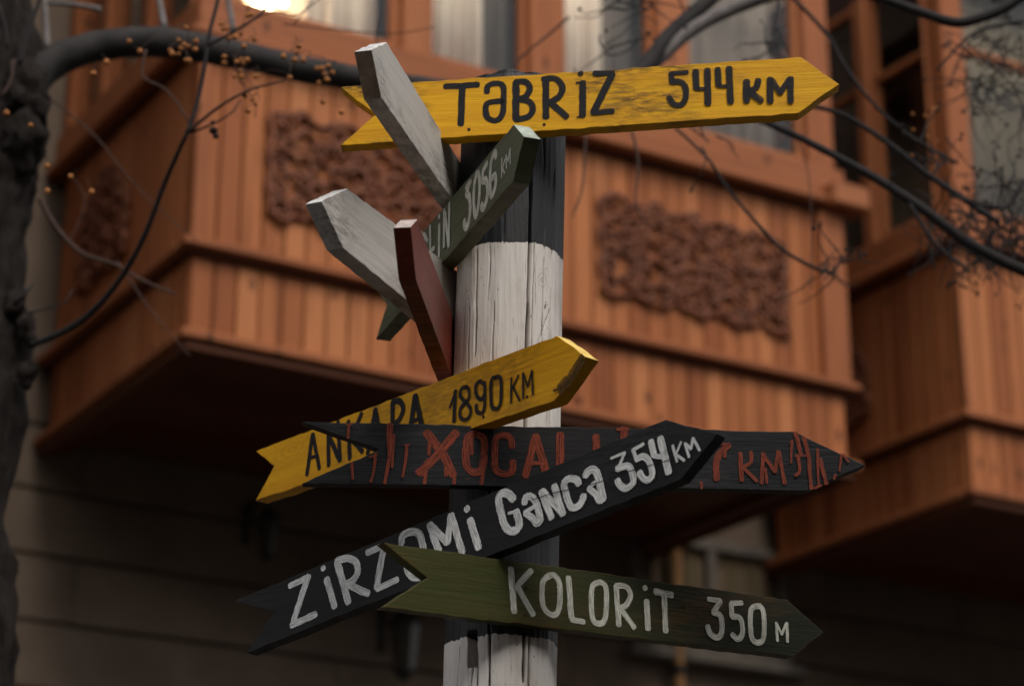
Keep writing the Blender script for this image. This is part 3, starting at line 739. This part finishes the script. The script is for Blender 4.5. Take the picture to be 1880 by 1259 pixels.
# XOCALI -----------------------------------------------------------------------------------------------
b = Board(87, [(553, 774), (697, 825), (555, 887), (1480, 900), (1588, 853), (1458, 792)], .024, 'black', 'long level black arrow board with dripping red letters XOCALI', 1, 2.83, 7)
zx = Z(4.087, 600, 760); zx2 = Z(5.473, 900, 780); zx3 = Z(5.529, 1280, 770); zx4 = Z(7.404, 1100, 760)
b.strokes('lettering', 'rust', zx, [
    ([(748, 140), (870, 300), (945, 455)], 58), ([(970, 138), (835, 300), (692, 440)], 56),
    ([(742, 430), (734, 518)], 24), ([(896, 400), (895, 458)], 26), ([(955, 460), (955, 518)], 26), ([(775, 200), (765, 300)], 24),
    ([(1110, 145), (1052, 185), (1045, 370), (1095, 435), (1158, 415), (1178, 320), (1178, 190), (1115, 145)], 48), ([(1176, 400), (1160, 522)], 26), ([(1086, 180), (1086, 298)], 24),
    ([(1388, 245), (1378, 180), (1320, 157), (1266, 200), (1264, 400), (1320, 450), (1388, 432), (1396, 355)], 44),
    ([(1566, 165), (1490, 465)], 48), ([(1566, 165), (1640, 420)], 52), ([(1512, 368), (1640, 368)], 32),
    ([(1750, 152), (1750, 440)], 54), ([(1750, 440), (1850, 440)], 40)])
b.strokes('lettering', 'rust', zx2, [([(1065, 115), (1070, 420)], 66)])
b.strokes('lettering', 'rust', zx4, [([(335, 200), (340, 600)], 92), ([(245, 212), (395, 202)], 36)])
b.strokes('lettering', 'rust', zx3, [
    ([(198, 254), (325, 250)], 26), ([(318, 262), (225, 350), (192, 450), (195, 608)], 56), ([(284, 300), (278, 380)], 30),
    ([(435, 345), (450, 618)], 40), ([(545, 332), (538, 440), (445, 490)], 36), ([(475, 500), (602, 622)], 34),
    ([(668, 345), (652, 648)], 34), ([(662, 348), (788, 530)], 38), ([(788, 530), (820, 325)], 36), ([(828, 335), (885, 650)], 36), ([(690, 500), (705, 648)], 24)])
b.each('paint_drip', 'rust', zx3, [
    ([(958, 218), (950, 438)], 26), ([(932, 238), (975, 236)], 10), ([(995, 140), (1025, 250), (1050, 350)], 44), ([(1080, 190), (1130, 380), (1140, 540), (1158, 700)], 42),
    ([(1000, 370), (1118, 370)], 28), ([(1022, 385), (1038, 520), (1000, 568)], 38), ([(1220, 305), (1222, 500), (1232, 680)], 28), ([(1240, 405), (1275, 530), (1308, 650)], 46),
    ([(1190, 700), (1258, 670)], 26), ([(1462, 355), (1440, 520)], 24), ([(1482, 362), (1530, 428)], 28), ([(1402, 565), (1386, 606)], 28), ([(40, 642), (42, 700)], 34)])
b.each('paint_drip', 'rust', zx, [
    ([(150, 82), (190, 76)], 16), ([(166, 80), (160, 182)], 22), ([(188, 370), (195, 488)], 22), ([(366, 300), (352, 430), (330, 508)], 22), ([(322, 325), (374, 312)], 15),
    ([(474, 84), (470, 200), (478, 345)], 44), ([(466, 350), (450, 440), (435, 518)], 28), ([(503, 160), (490, 400)], 20), ([(600, 238), (592, 340), (570, 472)], 22), ([(585, 236), (618, 232)], 12)])
b.nails((859, 880), (907, 881))
# ZİRZƏMİ GƏNCƏ ------------------------------------------------------------------------------------------
b = Board(-55, [(430, 1103), (505, 1122), (453, 1198), (1250, 879), (1316, 796), (1222, 770)], .029, 'black', 'rising black arrow board with white letters ZİRZƏMİ GƏNCƏ 354 KM', 1, 2.7, 8)
zg = Z(5.473, 900, 780); zh = Z(7.404, 1100, 760); zz_ = Z(4.7, 500, 960); zm = Z(2.9375, 420, 900)
b.strokes('lettering', 'chalk', zz_, [
    ([(152, 542), (300, 468)], 42), ([(312, 458), (250, 640), (185, 845)], 48), ([(168, 880), (375, 785)], 46),
    ([(470, 482), (540, 718)], 50), ([(434, 392), (448, 384)], 40),
    ([(562, 335), (658, 680)], 54), ([(560, 325), (650, 302), (722, 335), (738, 420), (700, 490), (650, 520)], 50), ([(665, 532), (828, 608)], 50),
    ([(822, 255), (935, 205)], 46), ([(962, 232), (930, 400), (905, 555)], 52), ([(908, 568), (1082, 486)], 44),
    ([(1118, 180), (1128, 112), (1200, 74), (1272, 100), (1310, 230), (1330, 370), (1290, 455), (1222, 462), (1168, 400), (1180, 320), (1300, 290)], 54)])
b.strokes('lettering', 'chalk', zm, [
    ([(1086, 185), (1135, 330)], 34), ([(1088, 185), (1180, 280)], 32), ([(1183, 280), (1200, 135)], 32), ([(1202, 135), (1262, 335)], 34),
    ([(1304, 160), (1350, 308)], 36), ([(1284, 96), (1290, 106)], 30)])
b.strokes('lettering', 'chalk', zg, [
    ([(238, 745), (190, 692), (128, 690), (90, 740), (110, 870), (150, 1000), (200, 1060), (262, 1058), (298, 1000), (268, 870)], 68), ([(190, 888), (288, 862)], 26),
    ([(352, 782), (362, 730), (420, 722), (470, 790), (512, 960)], 62), ([(505, 965), (470, 990), (430, 935), (360, 885)], 56), ([(352, 878), (460, 815)], 36),
    ([(522, 670), (620, 930)], 62), ([(532, 665), (728, 880)], 58), ([(650, 615), (735, 895)], 62),
    ([(898, 590), (870, 552), (800, 542), (748, 600), (790, 760), (830, 828), (898, 810), (940, 745), (945, 712)], 62),
    ([(968, 512), (985, 472), (1045, 452), (1090, 520), (1142, 750)], 66), ([(1138, 745), (1105, 762), (1060, 690), (1002, 640)], 56), ([(1000, 632), (1060, 580)], 36)])
b.strokes('lettering', 'chalk', zh, [
    ([(175, 605), (360, 525)], 32), ([(358, 530), (272, 740)], 36), ([(258, 745), (395, 708), (445, 760), (478, 900), (450, 965), (375, 1008), (300, 975), (258, 905)], 78),
    ([(612, 412), (472, 490)], 42), ([(472, 490), (518, 618)], 46), ([(520, 618), (620, 582), (692, 650), (738, 815), (685, 895), (612, 880), (562, 795)], 76),
    ([(715, 375), (760, 560)], 78), ([(762, 572), (860, 580)], 56), ([(842, 335), (900, 560), (958, 795)], 88),
    ([(1012, 432), (1072, 648)], 33), ([(1126, 385), (1062, 540)], 27), ([(1072, 562), (1172, 635)], 33),
    ([(1182, 402), (1236, 588)], 33), ([(1202, 422), (1265, 478)], 38), ([(1266, 470), (1290, 332)], 35), ([(1292, 332), (1380, 498)], 35)])
b.strokes('split_line', 'crackline', zh, [([(-900, 1170), (-600, 1075), (-300, 1010), (30, 925), (400, 790), (720, 700), (985, 625)], 9)])
b.nails((1114, 837), (938, 932))
# KOLORİT -------------------------------------------------------------------------------------------------
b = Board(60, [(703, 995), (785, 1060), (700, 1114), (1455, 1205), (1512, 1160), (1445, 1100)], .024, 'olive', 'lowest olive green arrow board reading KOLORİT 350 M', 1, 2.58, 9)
zl = Z(2.848, 880, 980)
b.strokes('lettering', 'chalk2', zl, [
    ([(164, 182), (182, 405)], 30), ([(270, 190), (200, 268)], 27), ([(197, 272), (280, 420)], 28),
    ([(370, 215), (330, 255), (334, 375), (380, 422), (414, 395), (420, 270), (395, 218), (370, 215)], 26),
    ([(465, 228), (480, 435)], 28), ([(482, 445), (545, 458)], 25),
    ([(622, 252), (587, 285), (590, 435), (625, 468), (658, 435), (662, 290), (640, 255), (622, 252)], 25),
    ([(714, 272), (728, 475)], 27), ([(716, 270), (765, 275), (789, 318), (770, 368), (735, 386)], 25), ([(740, 392), (808, 488)], 25),
    ([(873, 350), (880, 495)], 28), ([(863, 278), (867, 285)], 26), ([(918, 300), (1005, 318)], 28), ([(965, 318), (972, 508)], 27)])
b.strokes('lettering', 'chalk2', zl, [
    ([(1196, 340), (1258, 348)], 22), ([(1258, 352), (1222, 408)], 24), ([(1220, 410), (1260, 432), (1264, 515), (1240, 540), (1205, 520), (1192, 482)], 26),
    ([(1370, 360), (1315, 362)], 22), ([(1313, 365), (1318, 428)], 24), ([(1318, 430), (1362, 442), (1374, 515), (1350, 548), (1320, 525)], 25),
    ([(1442, 378), (1416, 405), (1420, 535), (1452, 568), (1483, 540), (1484, 420), (1468, 380), (1442, 378)], 24),
    ([(1549, 464), (1556, 558)], 13), ([(1551, 468), (1578, 524)], 12), ([(1578, 524), (1602, 466)], 12), ([(1605, 466), (1608, 562)], 14)])
b.nails((966, 1079), (964, 1128), (1256, 1113))

# ------------------------------------------------------------------ trees
M['bark'] = simple('dark rough bark', (.019, .015, .013), .95, .7, (34, 34, 9), 1.0, .03, .2, 0, 7)
M['limb'] = simple('smooth grey bark', (.028, .025, .024), .75, .3, (16, 16, 16), .5, .006, .3)
M['twig'] = simple('dark twig bark', (.020, .017, .017), .8, .3, (40, 40, 40))
M['twig_pale'] = simple('pale grey twig', (.16, .14, .135), .8, .3, (40, 40, 40))
M['twig_brown'] = simple('brown twig', (.060, .035, .028), .8, .3, (40, 40, 40))
M['berry'] = simple('orange dried berry', (.36, .135, .035), .6, .4, (60, 60, 60), .6, .003, .4, 11)
M['pod'] = simple('black seed pod', (.02, .016, .014), .8)
def px(Y): return Y*math.cos(PITCH)/F*1.06
def limb(parent, name, mat, pts, w, Y, n=12, rough=.12, label=None, seed=1):
    """pts in picture, Y depth (single or pair), w width in picture px (pair)"""
    Ys = Y if hasattr(Y, '__len__') else (Y, Y); ws = w if hasattr(w, '__len__') else (w, w)
    k = len(pts); L3 = [at(u, v, Ys[0]+(Ys[1]-Ys[0])*i/(k-1)) for i, (u, v) in enumerate(pts)]
    line = catmull(L3, .02 if name != 'trunk' else .03); m = len(line)
    r = [(ws[0]+(ws[1]-ws[0])*i/(m-1))*.5*px((Ys[0]+Ys[1])/2) for i in range(m)]
    o = MB().tube([p for p in line], r, n, rough, seed).build(name, M[mat], parent, True)
    if label: o['label'] = label
    return o, line
t1 = empty('bare_tree', (0, 0, 0)); tag(t1, 'bare tree with dark trunk at left and a limb arching behind the signs', 'tree')
Yt = 5.6
base = at(-73, 1259, Yt); tp = [Vector((base.x-.03, Yt, 0)), Vector((base.x-.02, Yt, .8)), Vector((base.x, Yt, 1.6))]
tl = [at(-73, 1259, Yt), at(-72, 1050, Yt), at(-64, 850, Yt), at(-30, 690, Yt), at(-38, 560, Yt), at(-30, 400, Yt), at(-5, 260, Yt), at(-5, 120, Yt), at(-30, -40, Yt), at(-60, -300, Yt)]
line = catmull(tp+tl, .02); m = len(line)
def tr_(z): 
    return .135-.006*(z-1)+.012*noise.noise(Vector((z*3, 1, 1)))+(.012 if 3.75 < z < 4.15 else 0)
MB().tube(line, [tr_(p.z) for p in line], 72, .20, 4).build('trunk', M['bark'], t1, True)
for (u, v, r) in ((50, 600, .026), (58, 622, .018), (48, 690, .024), (28, 560, .030), (45, 170, .06), (40, 250, .06), (60, 205, .04)):
    p = at(u, v, Yt-.08); mb = MB(); mb.sphere((0, 0, 0), r, 28, 18, (1, 1, 1.5))
    mb.v = [tuple(Vector(q)*(1+.5*noise.noise(Vector(q)*28+Vector((u, v, 0)))+.15*noise.noise(Vector(q)*140))+p) for q in mb.v]; mb.build('burl', M['bark'], t1, True)
limb(t1, 'limb', 'limb', [(0, 260), (40, 190), (85, 125), (170, 88), (290, 78), (420, 98), (560, 128), (700, 150), (850, 172), (1000, 182), (1110, 172), (1180, 128), (1225, 70), (1280, 20), (1350, -40)], (72, 30), (5.55, 5.9), 20, .10, None, 2)
limb(t1, 'limb', 'twig_pale', [(1195, 125), (1228, 92), (1275, 52), (1340, 18), (1420, -12), (1500, -40)], (26, 34), 5.85, 16, .08, None, 3)
for pts, w, Y, mat in [
    ([(60, 632), (110, 612), (160, 580), (215, 520), (262, 440), (305, 330), (343, 245)], (15, 9), (5.5, 5.0), 'twig'),
    ([(343, 245), (362, 190), (375, 125), (385, 60), (400, 0), (405, -40)], (9, 8), 5.0, 'twig'),
    ([(345, 243), (400, 198), (460, 165), (525, 148)], (8, 4), (5.0, 4.9), 'twig_brown'),
    ([(350, 244), (395, 226), (428, 205), (441, 184)], (6, 3), 5.0, 'twig'),
    ([(380, 84), (430, 58), (480, 25), (500, -5)], (8, 5), 4.95, 'twig'),
    ([(440, 52), (500, 22), (545, 28), (590, -4)], (3, 2), 4.95, 'twig'),
    ([(302, 54), (296, 20), (288, -20)], (15, 12), 5.7, 'twig_pale'), ([(428, 60), (424, 30), (416, -15)], (14, 11), 5.7, 'twig_pale'),
    ([(86, 90), (84, 40), (80, -15)], (15, 13), 5.75, 'twig_pale'), ([(84, 6), (130, 8), (185, 18)], (9, 12), 5.75, 'twig_pale'),
    ([(36, 118), (52, 60), (76, -10)], (12, 8), 5.3, 'twig'), ([(14, 88), (10, 50), (-2, 10)], (7, 6), 5.3, 'twig'), ([(0, 180), (20, 150), (24, 110)], (8, 7), 5.3, 'twig_brown'),
    ([(72, 365), (105, 420), (150, 465), (210, 485), (262, 515), (322, 540)], (11, 5), 5.7, 'twig_brown'),
    ([(268, 92), (262, 140), (300, 162), (330, 195), (347, 228)], (5, 4), 5.2, 'twig_brown'),
    ([(90, 180), (135, 215), (185, 262), (240, 330), (310, 400), (360, 440)], (4, 2), 5.6, 'twig_brown'),
    ([(215, 480), (270, 560), (320, 620), (350, 655)], (4, 2), 5.8, 'twig_brown'),
    ([(25, 560), (45, 540), (62, 520)], (14, 4), 5.4, 'twig'), ([(50, 575), (90, 565), (120, 555), (134, 530)], (5, 3), 5.3, 'twig'),
    ([(125, 450), (155, 380), (150, 350), (130, 320)], (3, 2), 5.7, 'twig_brown'),
    ([(700, 20), (690, 60), (705, 110), (760, 150)], (4, 3), 5.5, 'twig_brown'), ([(1045, 32), (1000, 70), (955, 108), (930, 150)], (6, 4), 5.6, 'twig_brown'),
    ([(520, 45), (620, 55), (720, 62), (800, 50)], (3, 2), 5.4, 'twig'), ([(540, 45), (560, 20), (575, 0)], (3, 2), 5.0, 'twig'),
    ([(430, 100), (436, 140), (470, 190), (468, 215)], (3, 2), 5.0, 'twig_brown'), ([(540, 128), (545, 90), (555, 70)], (3, 2), 5.2, 'twig_brown')]:
    limb(t1, 'twig', mat, pts, w, Y, 8, .08)
# berries in loose bunches on hair-thin stalks
C1 = lambda x, y: (x/2.623, y/2.623)
bz = [(622, 200), (675, 248), (513, 300), (450, 355), (895, 135), (860, 195), (870, 235), (905, 225), (940, 240), (945, 200), (830, 260), (895, 292), (860, 262), (910, 295), (885, 215), (820, 245), (1080, 275), (1080, 305), (1140, 300), (1160, 290), (1190, 290), (1172, 305), (1130, 180), (1160, 165), (1100, 185), (1075, 140), (1225, 190), (1175, 225), (1155, 345), (1160, 370), (1130, 365), (1165, 395), (1230, 370), (1240, 365), (1395, 375), (1430, 250), (1420, 290), (1460, 290), (1365, 272), (1440, 225), (1550, 330), (1575, 385), (1600, 350), (1535, 400), (1565, 360), (1580, 320), (1525, 330), (1195, 75), (1210, 70), (1180, 460), (1215, 480), (1230, 500), (1195, 535), (1555, 490), (1645, 540), (148, 605), (228, 800), (340, 850), (228, 920), (30, 545), (440, 925), (1095, 140), (1065, 115)]
bme = MB().sphere((0, 0, 0), .0074, 12, 8).mesh('berry', M['berry'], True); stalk = MB()
for i, q in enumerate(bz):
    u, v = C1(*q); p = at(u, v, 4.95+R.uniform(-.08, .08)); o = obj('berry', bme, t1, p); s_ = R.uniform(.75, 1.05); o.scale = (s_, s_, s_*R.uniform(.85, 1.1))
    e = p+Vector((R.uniform(-.02, .02), R.uniform(-.01, .01), R.uniform(.012, .035))); stalk.tube([p, p.lerp(e, .5)+Vector((.004, 0, 0)), e], .0007, 5)
    if i > 3 and u > 300 and i < 52:
        k = min(bz[:i], key=lambda w: (w[0]-q[0])**2+(w[1]-q[1])**2); e2 = at(*C1(k[0], k[1]-14), 4.95)
        stalk.tube([e, e.lerp(e2, .5)+Vector((0, 0, .01)), e2], .0008, 5)
so = stalk.build('berry_stalks', M['twig_brown'], t1); so['kind'] = 'stuff'
for (u, v, r) in ((392, 240, .011), (396, 250, .008), (391, 225, .006)): 
    MB().sphere(at(u, v, 5.0), r, 10, 7, (1, 1, .8)).build('seed_pod', M['pod'], t1, True)

t2 = empty('bare_tree', (0, 0, 0)); tag(t2, 'bare dark branches and seed clusters reaching in from the right edge', 'tree')
Y2 = 5.5; trk = [Vector((at(2120, 900, Y2).x, Y2+.1, z)) for z in (0, .8, 1.6, 2.4)]+[at(2110, 800, Y2+.1), at(2080, 600, Y2), at(2050, 420, Y2), at(2090, 200, Y2), at(2120, -200, Y2)]
MB().tube(catmull(trk, .05), .10, 24, .2, 9).build('trunk', M['bark'], t2, True)
for pts, w, Y, mat in [
    ([(2060, 520), (1960, 520), (1880, 497), (1780, 447), (1700, 388), (1620, 335), (1540, 290), (1450, 244), (1380, 214), (1330, 190)], (30, 12), (5.5, 5.4), 'twig'),
    ([(1835, 410), (1770, 366), (1700, 318), (1640, 270), (1560, 217), (1500, 197), (1440, 190)], (14, 10), 5.45, 'twig'),
    ([(1530, 500), (1500, 494), (1440, 460), (1390, 410), (1335, 345), (1300, 292), (1240, 235)], (8, 6), 5.5, 'twig'),
    ([(1449, -10), (1515, 60), (1557, 131), (1618, 206), (1690, 262), (1760, 300)], (9, 6), 5.6, 'twig'),
    ([(2100, -60), (1950, -40), (1880, -8), (1830, 22), (1760, 42), (1700, 26), (1620, -2), (1560, -18), (1500, -30)], (28, 18), 5.3, 'twig'),
    ([(1670, 375), (1720, 450), (1782, 500)], (9, 6), 5.4, 'twig'), ([(1720, 130), (1790, 60), (1880, 40)], (5, 8), 5.4, 'twig'),
    ([(1160, 240), (1172, 300), (1168, 380), (1200, 420)], (6, 3), 5.7, 'twig_brown'), ([(1075, 250), (1070, 340), (1050, 400)], (6, 3), 5.7, 'twig_brown'),
    ([(1430, -5), (1425, 40), (1432, 104)], (6, 4), 5.5, 'twig'), ([(1425, 45), (1412, 92)], (5, 3), 5.5, 'twig'), ([(1428, 50), (1448, 98)], (5, 3), 5.5, 'twig'),
    ([(1490, 530), (1480, 300), (1400, 150)], (3, 2), 5.9, 'twig_brown'), ([(1880, 330), (1850, 380), (1800, 375), (1740, 358)], (8, 6), 5.4, 'twig'), ([(1240, -10), (1255, 20), (1245, 60)], (4, 3), 5.5, 'twig')]:
    limb(t2, 'twig' if (w[0] if hasattr(w, '__len__') else w) < 13 else 'branch', mat, pts, w, Y, 8, .1)
tang = MB(); podm = MB()
def tangle(u0, u1, v0, v1, Y, n, pods, seed):
    rr = random.Random(seed)
    for _ in range(n):
        p = at(rr.uniform(u0, u1), rr.uniform(v0, v1), Y+rr.uniform(-.2, .2)); d = Vector((rr.uniform(-1, 1), rr.uniform(-.3, .3), rr.uniform(-1, 1))).normalized(); pts = [p]
        for _k in range(6):
            d = (d+Vector((rr.uniform(-.5, .5), rr.uniform(-.3, .3), rr.uniform(-.5, .5)))).normalized(); p = p+d*.022; pts.append(p)
        tang.tube(pts, [.0028-.0003*k for k in range(7)], 5)
        if rr.random() < pods:
            for _j in range(rr.randint(1, 3)):
                q = pts[-1]+Vector((rr.uniform(-.012, .012), rr.uniform(-.012, .012), rr.uniform(-.012, .012))); podm.sphere(q, rr.uniform(.003, .0065), 7, 5)
tangle(1780, 1900, 375, 500, 5.75, 110, .45, 1); tangle(1690, 1790, 370, 470, 5.75, 34, .4, 2); tangle(1770, 1900, 60, 200, 5.75, 60, .4, 3); tangle(1840, 1900, 0, 60, 5.7, 10, .3, 4)
tangle(1495, 1550, 478, 520, 5.5, 12, .7, 5); tangle(1830, 1900, 260, 380, 5.75, 18, .6, 6); tangle(1100, 1200, 0, 25, 5.5, 12, .7, 7); tangle(1400, 1450, 60, 100, 5.5, 7, .6, 8); tangle(1110, 1130, 80, 100, 5.5, 5, .6, 9); tangle(1680, 1740, 250, 330, 5.5, 14, .6, 10); tangle(1285, 1320, 245, 275, 5.5, 4, .5, 11)
o = tang.build('fine_twigs', M['twig'], t2); o['kind'] = 'stuff'
o = podm.build('seed_pods', M['pod'], t2, True); o['kind'] = 'stuff'
rr = random.Random(5)
for _ in range(14):
    u, v = rr.uniform(1675, 1725), rr.uniform(185, 300); o = obj('berry', bme, t2, at(u, v, 5.6)); o.scale = (.6,)*3
